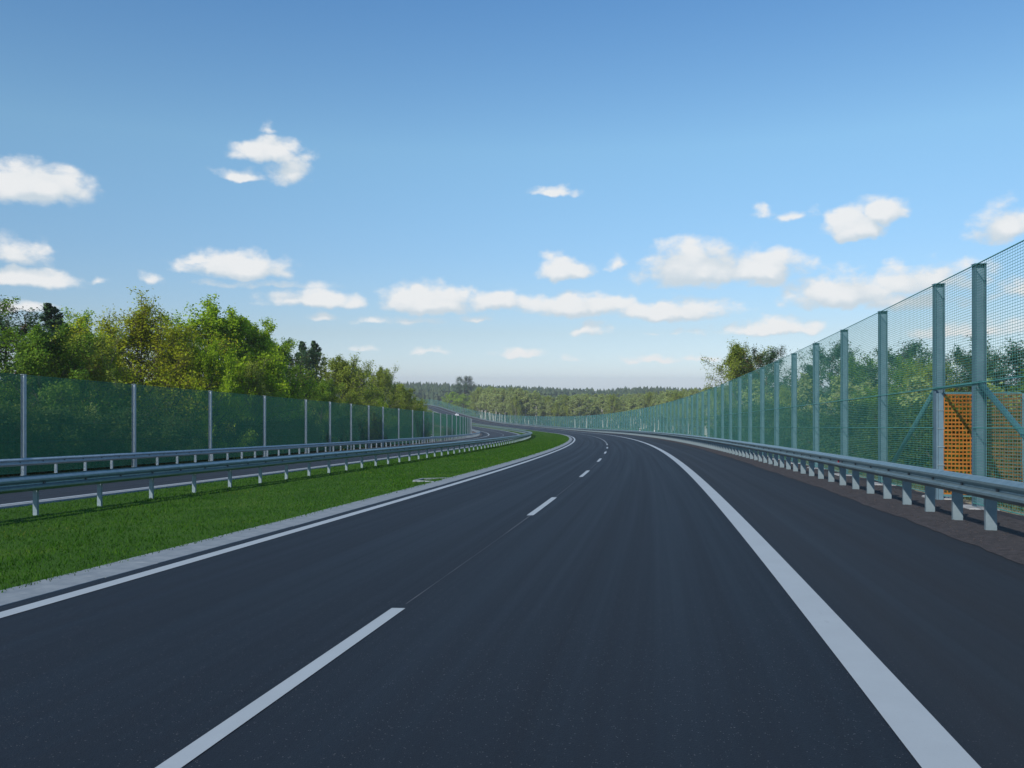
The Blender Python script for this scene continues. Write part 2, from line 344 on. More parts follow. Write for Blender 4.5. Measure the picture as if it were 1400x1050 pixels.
class MB:
    def __init__(s): s.v = []; s.f = []
    def poly(s, pts, faces, M=None):
        b = len(s.v)
        for p in pts: s.v.append(tuple(M @ Vector(p)) if M is not None else tuple(p))
        for f in faces: s.f.append([b + i for i in f])
    def box(s, x0, x1, y0, y1, z0, z1, M=None, ch=0.):
        if ch <= 0:
            s.poly([(x0, y0, z0), (x1, y0, z0), (x1, y1, z0), (x0, y1, z0), (x0, y0, z1), (x1, y0, z1), (x1, y1, z1), (x0, y1, z1)],
                   [(3, 2, 1, 0), (4, 5, 6, 7), (0, 1, 5, 4), (1, 2, 6, 5), (2, 3, 7, 6), (3, 0, 4, 7)], M)
        else:
            c = ch
            s.poly([(x0, y0, z0), (x1, y0, z0), (x1, y1, z0), (x0, y1, z0), (x0, y0, z1 - c), (x1, y0, z1 - c), (x1, y1, z1 - c), (x0, y1, z1 - c),
                    (x0 + c, y0 + c, z1), (x1 - c, y0 + c, z1), (x1 - c, y1 - c, z1), (x0 + c, y1 - c, z1)],
                   [(3, 2, 1, 0), (0, 1, 5, 4), (1, 2, 6, 5), (2, 3, 7, 6), (3, 0, 4, 7), (4, 5, 9, 8), (5, 6, 10, 9), (6, 7, 11, 10), (7, 4, 8, 11), (8, 9, 10, 11)], M)
    def sweep(s, prof, ends, M=None, cap=True):
        """closed profile (a,b) swept between ends: list of functions (a,b)->point"""
        n = len(prof); b = len(s.v)
        for e in ends:
            for q in prof: s.v.append(tuple(M @ Vector(e(*q))) if M is not None else tuple(e(*q)))
        for k in range(len(ends) - 1):
            for i in range(n):
                j = (i + 1) % n; s.f.append([b + k * n + i, b + k * n + j, b + (k + 1) * n + j, b + (k + 1) * n + i])
        if cap: s.f.append([b + i for i in range(n)][::-1]); s.f.append([b + (len(ends) - 1) * n + i for i in range(n)])
    def tube(s, p0, p1, r0, r1=None, n=8, M=None):
        r1 = r0 if r1 is None else r1; p0, p1 = Vector(p0), Vector(p1); d = (p1 - p0).normalized(); u = d.orthogonal().normalized(); w = d.cross(u)
        pts = [p + (u * math.cos(2 * math.pi * i / n) + w * math.sin(2 * math.pi * i / n)) * r for p, r in ((p0, r0), (p1, r1)) for i in range(n)]
        s.poly(pts, [(i, (i + 1) % n, n + (i + 1) % n, n + i) for i in range(n)] + [tuple(range(n))[::-1], tuple(range(n, 2 * n))], M)
    def mesh(s, name, mat, smooth=False):
        me = bpy.data.meshes.new(name); me.from_pydata(s.v, [], s.f); me.update()
        me.materials.append(MATS[mat])
        if smooth: me.polygons.foreach_set('use_smooth', [True] * len(me.polygons))
        return me

STA = np.concatenate([np.arange(-30, 60, 1.0), np.arange(60, 300, 2.5), np.arange(300, 741, 6)])
def ribbon(name, offs, mat, s=STA, jitter=None, kind='structure', parent=None, smooth=True):
    """sheet along the road through (offset, dz) pairs"""
    k = len(offs); V = []; U = []
    for j, (o, dz) in enumerate(offs):
        oo = np.full(len(s), float(o))
        if jitter and j in jitter: oo = oo + jitter[j](s)
        x, y, z = rp(s, oo, dz); V.append(np.stack([x, y, z], 1)); U.append(np.stack([oo, s], 1))
    V = np.stack(V, 1).reshape(-1, 3); U = np.stack(U, 1).reshape(-1, 2)
    i = np.arange(len(s) - 1)[:, None] * k + np.arange(k - 1)[None]
    F = np.stack([i, i + 1, i + 1 + k, i + k], -1).reshape(-1, 4)
    o = add(name, mesh_np(name, V, F, mat, U, smooth), parent)
    if parent is None: o['kind'] = kind
    return o
def sub(a, b, st): return np.arange(a, b + st * .5, st)

# ------------------------------------------------------------------ the setting: ground, road, verges
def build_ground():
    def axis(pts): return np.unique(np.concatenate([np.arange(a, b, st) for a, b, st in pts] + [[pts[-1][1]]]))
    gx = axis([(-3000, -1000, 250), (-1000, -160, 40), (-160, 120, 4), (120, 400, 20), (400, 1000, 60), (1000, 3000, 250)])
    gy = axis([(-200, -40, 20), (-40, 260, 4), (260, 760, 8), (760, 1600, 35), (1600, 3000, 200)])
    X, Y = np.meshgrid(gx, gy); z = ground_z(X.ravel(), Y.ravel())
    V = np.stack([X.ravel(), Y.ravel(), z], 1); nx = len(gx)
    i = (np.arange(len(gy) - 1)[:, None] * nx + np.arange(nx - 1)[None]).ravel()
    o = add('ground', mesh_np('ground', V, np.stack([i, i + 1, i + 1 + nx, i + nx], 1), 'ground', smooth=True)); o['kind'] = 'structure'
build_ground()

def rag(amp, seed, f=1.):
    r = np.random.default_rng(seed); ph = r.uniform(0, 6.3, 6); fr = np.array([.35, .9, 1.9, 3.7, 6.1, 9.3]) * f
    return lambda s: amp * sum(np.sin(s * q + p) / (1 + .35 * i) for i, (q, p) in enumerate(zip(fr, ph))) / 2.5
road = ribbon('road', [(-6.12, -.001), (-4.2, 0), (-2.3, 0), (-.5, 0), (1.3, 0), (2.7, 0), (4.05, 0)], 'asphalt')
opp = ribbon('opposite_road', [(-24.5, 0), (-22.8, 0), (-19.1, 0), (-15.1, 0)], 'asphalt_opposite')
FINE = np.concatenate([np.arange(-20, 70, .2), np.arange(70, 300, 2.), np.arange(300, 741, 6)])
ribbon('gravel_verge', [(3.95, .006), (4.3, .022), (5.0, .0), (5.5, -.03), (6.15, -.06), (6.5, -.30)], 'gravel', FINE, {0: rag(.07, 3), 4: rag(.10, 5)})
ribbon('sand_strip', [(5.9, -.10), (6.6, -.12), (7.4, -.30), (7.9, -.6)], 'sand', FINE, {2: rag(.25, 6)})
ribbon('right_embankment', [(7.0, -.28), (7.9, -.36), (9.5, -.8), (13, -2.0), (17, -3.3), (21, -5.0)], 'embankment')
ribbon('opposite_verge', [(-29.2, -.55), (-28.4, -.25), (-27.6, -.1), (-25.4, -.02), (-24.45, .004)], 'sandy_verge', jitter={4: rag(.08, 8)})
ribbon('left_embankment', [(-43, -5.2), (-38, -3.4), (-33, -2.0), (-30, -.95), (-28.3, -.36)], 'embankment')
ribbon('median_strip', [(-15.0, -.02), (-14, -.05), (-11.5, -.09), (-9, -.07), (-7.4, -.01), (-6.68, .012)], 'turf')

def line(name, o, w, a, b, parent, st=1.0):
    s = np.array(sorted(set(list(np.arange(a, min(b, 80), st)) + list(np.arange(80, b, 3.)) + [b]))) if b > 80 else np.linspace(a, b, max(2, int((b - a) / st) + 1))
    return ribbon(name, [(o - w / 2, .0045), (o, .0045), (o + w / 2, .0045)], 'road_paint', s, parent=parent)
line('edge_line', -5.805, .20, -20, 740, road); line('edge_line', 1.293, .262, -20, 740, road)
s0 = 7.214
for k in range(-1, 60): line('lane_dash', -2.306, .125, s0 - 4 + 12 * k, s0 + 12 * k, road)
ribbon('lane_joint', [(-2.30, .0035), (-2.288, .0035)], 'joint_seal', sub(7.4, 90, .6), parent=road, jitter={0: rag(.006, 21), 1: rag(.006, 22)})
line('edge_line', -15.42, .20, -20, 740, opp); line('edge_line', -22.75, .24, -20, 740, opp)
for k in range(0, 45): line('lane_dash', -19.1, .125, 6 + 12 * k, 10 + 12 * k, opp)

def build_kerb():
    root = bpy.data.objects.new('kerb', None); col.objects.link(root); root['kind'] = 'structure'; root.location = rv(5, -6.4)
    meshes = []
    for v in range(4):
        b = MB(); j = .004 * (v - 1.5)
        b.box(-.285 + j, .275 + j, -.497, .497, -.15, .012 + .001 * (v % 3), ch=.003); meshes.append(b.mesh('kerb_block', 'kerb_concrete'))
    inv = Matrix.Translation(-root.location)
    for i, s in enumerate(sub(1, 240, 1.0)):
        add('kerb_block', meshes[random.randrange(4)], root, inv @ frame(s, -6.395, 0))
    far = ribbon('far_kerb_run', [(-6.68, -.1), (-6.67, .014), (-6.12, .014), (-6.11, -.1)], 'kerb_concrete', sub(240.5, 740, 5), parent=root); far.matrix_local = inv; far['kind'] = 'stuff'
    ok = ribbon('opposite_kerb', [(-15.15, -.1), (-15.14, .016), (-14.78, .016), (-14.77, -.1)], 'kerb_concrete')
build_kerb()

def build_drain():
    s = 26.2; d = empty('drain_inlet', rv(s, -6.95), 'concrete drain inlet with splayed sides set into the grass beside the kerb', 'drain')
    inv = Matrix.Translation(-d.location); F = inv @ frame(s, -6.95, 0)
    b = MB(); b.box(-.32, .30, -.85, .85, -.12, -.015); add('channel_floor', b.mesh('channel_floor', 'kerb_concrete'), d, F)
    for y0, y1 in ((-1.05, -.55), (1.05, .55)):
        b = MB(); t = .12
        b.poly([(.27, y0, -.1), (.27, y0 + t * np.sign(-y0), -.1), (-.42, y1 + t * np.sign(-y0), -.1), (-.42, y1, -.1), (.27, y0, .035), (.27, y0 + t * np.sign(-y0), .035), (-.42, y1 + t * np.sign(-y0), .03), (-.42, y1, .03)],
               [(0, 1, 2, 3), (4, 5, 6, 7), (0, 1, 5, 4), (1, 2, 6, 5), (2, 3, 7, 6), (3, 0, 4, 7)])
        add('side_wall', b.mesh('side_wall', 'kerb_concrete'), d, F)
    b = MB(); b.box(-.52, -.42, -.56, .56, -.1, .03, ch=.01); add('back_wall', b.mesh('back_wall', 'kerb_concrete'), d, F)
build_drain()

# ------------------------------------------------------------------ guard rails
W = [(.0, .0), (.012, .018), (.052, .040), (.081, .062), (.081, .096), (.052, .118), (.016, .142), (.012, .156), (.016, .170), (.052, .194), (.081, .216), (.081, .250), (.052, .272), (.012, .294), (.0, .312)]
def w_mesh(L, side, mat='galvanised'):
    """W-beam: side = -1 faces left, local y along the road"""
    prof = [(x, z) for x, z in W] + [(x - .004, z) for x, z in reversed(W)]
    b = MB(); b.sweep(prof, [lambda x, z: (side * x, -L / 2, z), lambda x, z: (side * x, L / 2, z)])
    return b.mesh('rail', mat)
def bolts(L, side, n):
    b = MB(); b.box(min(side * .010, side * .034), max(side * .010, side * .034), -.03, .03, .136, .176); me = b.mesh('bolt', 'bolt_steel')
    return [(me, Matrix.Translation((0, -L / 2 + (k + .5) * L / n, 0))) for k in range(n)]
def c_post(wid, dep, h, mat):
    b = MB(); t = .006; w, d = wid / 2, dep
    b.sweep([(-w, 0), (w, 0), (w, d), (w - t, d), (w - t, t), (-w + t, t), (-w + t, d), (-w, d)], [lambda x, y: (x, y, -.25), lambda x, y: (x, y, h)])
    return b.mesh('post', mat)
def guardrail(name, label, o, sides, s_a, s_b, pitch_post, s_post0, top, post_w, far_s, post_dx, rmat='galvanised', pmat='galvanised_post'):
    g = empty(name, rv(s_a + 12, o), label, 'guard rail'); inv = Matrix.Translation(-g.location)
    L1, L2 = 4.0, 12.0; face = sides[-1]
    for sd in sides:
        m1, m2 = w_mesh(L1 + .02, sd, rmat), w_mesh(L2 + .02, sd, rmat); bm = bolts(L1, sd, 3)
        s = s_a; near = far_s
        while s < s_b:
            L = L1 if s < near else L2
            ox = o + sd * (.055 if len(sides) == 1 else .19)
            lap = .0035 if int(round((s - s_a) / L1)) % 2 else 0
            r = add('rail', m1 if L == L1 else m2, g, inv @ frame(s + L / 2, ox + lap * sd, top - .312))
            if s < 46 and L == L1 and sd == face:
                for me, M in bm: add('bolt', me, r, M)
            s += L
    pm = c_post(post_w, .06, top - .06, pmat)
    n = 0; far = MB(); s = s_post0
    sp = None
    if len(sides) == 2:
        b = MB(); b.box(-.19, .19, -.03, .03, top - .25, top - .07); sp = b.mesh('spacer', 'galvanised_post')
    while s < s_b:
        M = inv @ frame(s, o + post_dx, 0, False)
        if n < 290 and s < 330:
            p = add('post', pm, g, M)
            if sp and s < 130: add('spacer', sp, p, Matrix.Identity(4))
        else:
            far.box(-post_w / 2, post_w / 2, 0, .06, -.2, top - .06, M)
        s += pitch_post; n += 1
    if far.f:
        f = add('far_posts', far.mesh('far_posts', pmat), g); f['kind'] = 'stuff'
    return g
gr = guardrail('roadside_guardrail', 'galvanised guard rail on close set posts along the right verge', 4.60, (-1,), -1.66, 735, 1.333, .01 + 1.01, .79, .15, 170, .09)
guardrail('median_guardrail', 'galvanised guard rail standing in the green median strip', -13.05, (-1, 1), 2.0, 735, 2.135, 3.18, .79, .10, 130, 0., 'galvanised', 'galvanised_post')
guardrail('opposite_guardrail', 'galvanised guard rail along the far side of the opposite carriageway', -25.25, (1,), 14.0, 735, 2.0, 15.0, .79, .12, 170, -.09, 'pale_steel', 'pale_steel')
b = MB(); b.box(-.012, .012, -.035, .035, -.045, .045); rf = tag(add('reflector', b.mesh('reflector', 'red_plastic'), None, frame(22.05, 4.515, .64)), 'small red reflector fixed on the right guard rail', 'reflector')

# ------------------------------------------------------------------ fences
H_F = 4.5
def h_post(h, w=.20, d=.20, mat='fence_post_steel', cap=True):
    b = MB(); t = .012; a, c = w / 2, d / 2
    b.sweep([(-a, -c), (-a + t, -c), (-a + t, -.006), (a - t, -.006), (a - t, -c), (a, -c), (a, c), (a - t, c), (a - t, .006), (-a + t, .006), (-a + t, c), (-a, c)],
            [lambda x, y: (x, y, -.3), lambda x, y: (x, y, h)])
    if cap: b.box(-a - .012, a + .012, -c - .012, c + .012, h, h + .012)
    return b.mesh('post', mat)
def panel_mesh(L, sl, z0, z1, dh, dv, th, tv, mat, tension=()):
    """net of wires; local y along the fence, sheared by slope sl"""
    V = []; F = []
    def bar(y0, za, y1, zb, r, vert):
        k = len(V)
        if vert: q = [(-r, -r), (r, -r), (0, r)]; pts = [(x, y0 + y, za + (y0 + y) * sl) for x, y in q] + [(x, y0 + y, zb + (y0 + y) * sl) for x, y in q]
        else: q = [(-r, -r), (r, -r), (0, r)]; pts = [(x, y0, za + z + y0 * sl) for x, z in q] + [(x, y1, za + z + y1 * sl) for x, z in q]
        V.extend(pts); F.extend([(k, k + 1, k + 4, k + 3), (k + 1, k + 2, k + 5, k + 4), (k + 2, k, k + 3, k + 5)])
    n = int(round((z1 - z0) / dh))
    for i in range(n + 1): bar(-L / 2, z0 + (z1 - z0) * i / n, L / 2, 0, th, False)
    m = int(round(L / dv))
    for i in range(m): bar(-L / 2 + (i + .5) * L / m, z0, 0, z1, tv, True)
    for z in tension: bar(-L / 2, z, L / 2, 0, .010, False)
    return mesh_np('mesh_panel', np.array(V), np.array(F), mat)
_pc = {}
def fence(name, label, o, stations, h, side, dh, dv, th, tv, mat, post_mat, post_w, plinth_to, skip=None, lift=None):
    root = empty(name, rv(stations[0], o), label, 'fence'); inv = Matrix.Translation(-root.location)
    pm = h_post(h + .02, post_w, post_w, post_mat); ppl = None
    b = MB(); b.box(-.26, .26, -.26, .26, -.35, .03, ch=.02); ppl = b.mesh('plinth', 'concrete')
    for i, s in enumerate(stations):
        p = add('post', pm, root, inv @ frame(s, o, -.04, False))
        if s < plinth_to: add('plinth', ppl, p, Matrix.Identity(4))
    for a, c in zip(stations[:-1], stations[1:]):
        P, Q = rv(a, o + side * (post_w / 2 + .012)), rv(c, o + side * (post_w / 2 + .012)); d = Q - P; L = math.hypot(d.x, d.y); sl = round(d.z / L, 3)
        z0 = .06 if not (skip and a in skip) else skip[a]
        key = (name, round(L, 1), round(sl * 2, 2), z0)
        if key not in _pc: _pc[key] = panel_mesh(round(L, 1), sl, z0, h - .04, dh, dv, th, tv, mat, tuple(t for t in (.06, 1.45, 2.28, h - .04) if t >= z0))
        M = Matrix.Translation((P + Q) / 2) @ Matrix.Rotation(-math.atan2(d.x, d.y), 4, 'Z') @ Matrix.Diagonal((1, L / round(L, 1), 1, 1))
        add('mesh_panel', _pc[key], root, inv @ M)
    return root, inv
rst = [4.1, 8.3, 12.55, 16.8, 19.0] + [19.0 + 4.24 * k for k in range(1, 170) if 19 + 4.24 * k < 735]
rfence, rinv = fence('roadside_fence', 'tall green wire mesh fence on steel posts along the right of the road', 5.88, rst, 4.5, -1, .050, .10, .0034, .0022, 'green_wire', 'fence_post_steel', .19, 80, {16.8: 2.25})
for (a, ha), (c, hc) in (((19.05, 2.35), (23.1, .12)), ((16.75, 2.28), (12.5, .12))):
    b = MB(); b.tube(rv(a, 5.88, ha), rv(c, 5.88, hc), .052, n=10); br = add('brace', b.mesh('brace', 'teal_steel', True), rfence); br.matrix_local = rinv
b = MB(); b.tube(rv(16.8, 5.80, 2.27), rv(19.0, 5.80, 2.27), .03, n=8); add('door_lintel', b.mesh('door_lintel', 'teal_steel', True), rfence, rinv)
lst = [16.6, 25.25, 33.9, 42.5, 51.2, 59.8, 68.5, 74.9, 81.6, 88.3, 94.7, 103.1, 112.1, 120.8, 129.9] + [129.9 + 8.65 * k for k in range(1, 72) if 129.9 + 8.65 * k < 735]
fence('opposite_fence', 'tall dark green mesh fence on pale posts beyond the opposite carriageway', -27.56, lst, 4.46, -1, .027, .078, .0048, .0036, 'dark_green_wire', 'pale_steel', .16, 0)

# orange netted gate leaf, swung open outwards through the gap in the right fence
def build_gate():
    s = 18.72; o0 = 5.82; w = 1.60; h0, h1 = .10, 2.22
    g = empty('gate', rv(s, o0), 'open gate leaf covered with orange plastic netting behind the right fence', 'gate')
    F = Matrix.Translation(-g.location) @ frame(s, o0, -.05, False)
    for x, r, mt in ((0, .05, 'fence_post_steel'), (w, .045, 'fence_post_steel')):
        b = MB(); b.box(x - r, x + r, -r, r, -.2 if x == 0 else h0, h1); add('upright', b.mesh('upright', mt), g, F)
    b = MB(); b.box(-.09, -.06, -.055, .055, -.2, h1); add('hinge_plate', b.mesh('hinge_plate', 'fence_post_steel'), g, F)
    for z in (.35, .72, 1.1, 1.48, 1.86):
        b = MB(); b.box(-.07, .065, -.065, .062, z, z + .018); add('clip', b.mesh('clip', 'galvanised_post'), g, F)
    for z in (h0, h1):
        b = MB(); b.box(.06, w - .05, -.03, .03, z - .025, z + .025); add('crossbar', b.mesh('crossbar', 'teal_steel'), g, F)
    r = random.Random(3)
    nz = 25
    def wave(x, z): return -.05 + .018 * math.sin(x * 7 + z * 2.1) + .01 * math.sin(z * 9)
    for x0, x1, nx, mt, t, tv in ((.06, w * .49, 10, 'orange_plastic', .017, .009), (w * .49, w - .05, 9, 'brown_netting', .021, .011)):  # outer half of the net is a darker brown with wider strips
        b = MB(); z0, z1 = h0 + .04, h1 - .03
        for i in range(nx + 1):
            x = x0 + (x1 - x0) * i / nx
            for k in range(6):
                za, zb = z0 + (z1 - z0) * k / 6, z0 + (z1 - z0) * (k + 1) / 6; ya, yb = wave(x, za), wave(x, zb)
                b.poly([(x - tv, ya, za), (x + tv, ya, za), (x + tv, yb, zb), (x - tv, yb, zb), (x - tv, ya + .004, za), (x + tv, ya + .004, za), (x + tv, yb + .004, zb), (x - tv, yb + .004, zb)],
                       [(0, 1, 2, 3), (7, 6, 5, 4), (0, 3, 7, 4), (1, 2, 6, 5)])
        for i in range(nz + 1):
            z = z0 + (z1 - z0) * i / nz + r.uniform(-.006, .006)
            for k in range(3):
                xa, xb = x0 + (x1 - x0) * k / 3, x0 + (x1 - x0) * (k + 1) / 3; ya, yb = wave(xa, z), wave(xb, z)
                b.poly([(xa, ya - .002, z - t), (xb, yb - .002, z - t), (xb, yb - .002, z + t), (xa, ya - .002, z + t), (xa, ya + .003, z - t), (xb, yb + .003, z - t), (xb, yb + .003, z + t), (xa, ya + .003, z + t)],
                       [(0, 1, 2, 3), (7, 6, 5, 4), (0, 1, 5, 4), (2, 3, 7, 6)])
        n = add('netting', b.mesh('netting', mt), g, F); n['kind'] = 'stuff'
build_gate()

# ------------------------------------------------------------------ small roadside things
def marker(s, o, h, label, red):
    m = empty('marker_post', rv(s, o), label, 'marker post'); F = Matrix.Translation(-m.location) @ frame(s, o, -.05, False)
    b = MB(); b.box(-.07, .07, -.025, .025, -.1, h, ch=.02); add('stake', b.mesh('stake', 'white_plastic'), m, F)
    b = MB(); z = h * .55 if red else h * .8
    b.box(-.075, .075, -.03, .03, z, z + .16); add('band', b.mesh('band', 'red_plastic' if red else 'bolt_steel'), m, F)
marker(117, 5.15, 1.05, 'white marker post with a red band behind the distant right guard rail', True)
marker(139, 5.2, 1.2, 'plain white marker post behind the distant right guard rail', False)
marker(122, -26.6, 1.1, 'small white marker post standing before the left fence', False)

def build_car():
    s, o = 541, -.6
    c = empty('car', rv(s, o), 'small white car far off climbing the road around the bend', 'car'); F = Matrix.Translation(-c.location) @ frame(s, o, 0)
    def loft(secs, name, mat, par, M):
        b = MB(); b.sweep(secs[0][1], [ (lambda y: (lambda x, z: (x, y, z)))(secs[0][0]) ], cap=False); b = MB(); n = len(secs[0][1])
        for y, pr in secs: b.v.extend([(x, y, z) for x, z in pr])
        for k in range(len(secs) - 1):
            for i in range(n): j = (i + 1) % n; b.f.append([k * n + i, k * n + j, (k + 1) * n + j, (k + 1) * n + i])
        b.f.append(list(range(n))[::-1]); b.f.append([(len(secs) - 1) * n + i for i in range(n)])
        return add(name, b.mesh(name, mat), par, M)
    def sec(w, z0, z1): return [(-w, z0), (w, z0), (w + .04, (z0 + z1) / 2), (w - .03, z1 - .05), (w - .12, z1), (-w + .12, z1), (-w + .03, z1 - .05), (-w - .04, (z0 + z1) / 2)]
    body = loft([(-2.1, sec(.78, .4, .85)), (-1.95, sec(.84, .25, 1.0)), (-.9, sec(.86, .22, 1.02)), (.7, sec(.86, .22, 1.0)), (1.7, sec(.84, .24, .9)), (2.05, sec(.74, .35, .7))], 'body', 'car_white', c, F)
    loft([(-1.95, sec(.72, .98, 1.1)), (-1.3, sec(.66, .98, 1.5)), (.1, sec(.66, .98, 1.52)), (.95, sec(.72, .96, 1.02))], 'cabin', 'car_white', c, F)
    b = MB(); b.poly([(-.56, -1.945, 1.12), (.56, -1.945, 1.12), (.50, -1.36, 1.47), (-.50, -1.36, 1.47), (-.56, -1.80, 1.10), (.56, -1.80, 1.10), (.5, -1.25, 1.44), (-.5, -1.25, 1.44)],
                     [(0, 1, 2, 3), (4, 7, 6, 5), (0, 4, 5, 1), (2, 6, 7, 3)]); add('rear_window', b.mesh('rear_window', 'car_glass'), c, F)
    for x in (-.80, .80):
        for y in (-1.3, 1.3):
            b = MB(); b.tube((x - .1, y, .31), (x + .1, y, .31), .31, n=16); w = add('wheel', b.mesh('wheel', 'tyre'), c, F)
        b = MB(); b.box(x * .83 - .1, x * .83 + .1, -2.13, -2.0, .68, .84); add('tail_light', b.mesh('tail_light', 'red_plastic'), c, F)
        b = MB(); xx = .70 * np.sign(x); b.poly([(xx, -1.2, 1.06), (xx, .6, 1.06), (xx * .96, .05, 1.44), (xx * .96, -1.1, 1.44), (xx * .8, -1.2, 1.06), (xx * .8, .6, 1.06), (xx * .8, .05, 1.44), (xx * .8, -1.1, 1.44)],
                [(0, 1, 2, 3), (4, 7, 6, 5), (0, 4, 5, 1), (2, 6, 7, 3)]); add('side_window', b.mesh('side_window', 'car_glass'), c, F)
build_car()

# ------------------------------------------------------------------ grass
def blades(name, label, s, o, h, w, mat, dz=-.05):
    n = len(s); x, y, z = rp(s, o, 0)
    z = z + dz
    a = rng.uniform(0, 2 * np.pi, n); lx = rng.normal(0, .35, n) * h; ly = rng.normal(0, .35, n) * h
    V = np.empty((n, 3, 3)); V[:, 0] = np.stack([x - np.cos(a) * w, y - np.sin(a) * w, z], 1); V[:, 1] = np.stack([x + np.cos(a) * w, y + np.sin(a) * w, z], 1)
    V[:, 2] = np.stack([x + lx, y + ly, z + h], 1)
    ob = add(name, mesh_np(name, V.reshape(-1, 3), np.arange(3 * n).reshape(-1, 3), mat)); return tag(ob, label, 'grass', kind='stuff')
def median_dz(o): return np.interp(o, [-15.0, -14, -11.5, -9, -7.4, -6.68], [-.02, -.05, -.09, -.07, -.01, .012])
N = 210000
u = rng.random(N); gs = 4.5 + (300 - 4.5) * u ** 2.6; go = rng.uniform(-14.75, -6.64, N)
tuft = (np.sin(gs * 2.3 + go * 1.7) * np.sin(gs * .9 - go * 2.9) + np.sin(gs * .37 + go) > .9)
go = np.where(rng.random(N) < .012, rng.normal(-6.62, .05, N), go); go = np.minimum(go, -6.44)
gh = rng.uniform(.020, .048, N) * (1 + .5 * tuft) * (1 + gs * .004); gw = rng.uniform(.0035, .0065, N) * (1 + gs * .055)
blades('median_grass', 'short green grass covering the median strip', gs, go, gh, gw, 'grass_blade', median_dz(go) - .004)
N = 9000
gs = 9 + 55 * rng.random(N) ** 1.5; go = rng.normal(7.4, .6, N); go = np.where(go < 6.25, 6.25 + rng.random(N) * 1.5, go)
ez = np.interp(go, [5.9, 6.6, 7.4, 7.9, 9.5, 13], [-.1, -.12, -.28, -.36, -.8, -2.0])
blades('verge_grass', 'dry grass on the bank behind the right fence', gs, go, rng.uniform(.06, .28, N), rng.uniform(.004, .012, N), 'dry_grass', ez - .01)

def loose_stones():
    n = 3200; g = np.random.default_rng(9); s = 5 + 50 * g.random(n) ** 1.5; o = 4.02 + 1.9 * g.random(n) ** 1.3
    x, y, z = rp(s, o, np.interp(o, [3.95, 4.3, 5.0, 5.5, 6.15], [.006, .022, 0, -.03, -.06])); r = g.uniform(.006, .022, n)
    D = np.array([(1, 0, 0), (0, 1, 0), (-1, 0, 0), (0, -1, 0), (0, 0, .7), (0, 0, -.7)], float)
    V = np.stack([x, y, z], 1)[:, None] + D[None] * r[:, None, None] * g.uniform(.6, 1.4, (n, 6, 1))
    T = np.array([(0, 1, 4), (1, 2, 4), (2, 3, 4), (3, 0, 4), (1, 0, 5), (2, 1, 5), (3, 2, 5), (0, 3, 5)])
    F = (np.arange(n)[:, None, None] * 6 + T[None]).reshape(-1, 3)
    tag(add('loose_stones', mesh_np('loose_stones', V.reshape(-1, 3), F, 'gravel')), 'loose small stones on the brown verge under the right guard rail', 'gravel', kind='stuff')
loose_stones()

# ------------------------------------------------------------------ trees
def tubes(segs, sides):
    """segs: list of (P (k,3), r (k,)) -> arrays"""
    V = []; F = []; b = 0; ang = np.arange(sides) * 2 * np.pi / sides
    for P, r in segs:
        P = np.asarray(P, float); k = len(P); T = np.gradient(P, axis=0); T /= np.linalg.norm(T, axis=1)[:, None] + 1e-9
        u = np.cross(T, np.where(np.abs(T[:, 2:3]) < .9, [[0, 0, 1.]], [[1., 0, 0]])); u /= np.linalg.norm(u, axis=1)[:, None] + 1e-9; w = np.cross(T, u)
        ring = P[:, None] + (u[:, None] * np.cos(ang)[None, :, None] + w[:, None] * np.sin(ang)[None, :, None]) * np.asarray(r)[:, None, None]
        V.append(ring.reshape(-1, 3))
        i = np.arange(k - 1)[:, None] * sides + np.arange(sides)[None]; j = np.arange(k - 1)[:, None] * sides + (np.arange(sides)[None] + 1) % sides
        F.append((b + np.stack([i, j, j + sides, i + sides], -1)).reshape(-1, 4)); b += k * sides
    return np.concatenate(V), np.concatenate(F)
def leaf_quads(C, size, g, flat=.0, aspect=.6):
    n = len(C); ax = C - np.array([C[:, 0].mean(), C[:, 1].mean(), np.percentile(C[:, 2], 40)]); ax /= np.linalg.norm(ax, axis=1)[:, None] + 1e-6
    N_ = g.normal(0, .62, (n, 3)) + ax * .8; N_[:, 2] += .3 + flat; N_ /= np.linalg.norm(N_, axis=1)[:, None]
    U = np.cross(N_, g.normal(0, 1, (n, 3))); U /= np.linalg.norm(U, axis=1)[:, None] + 1e-9; Wv = np.cross(N_, U)
    s = (size * g.uniform(.6, 1.35, n))[:, None] / 2
    V = np.stack([C - U * s, C + Wv * s * aspect, C + U * s, C - Wv * s * aspect], 1).reshape(-1, 3)
    return V, np.arange(4 * n).reshape(-1, 4)
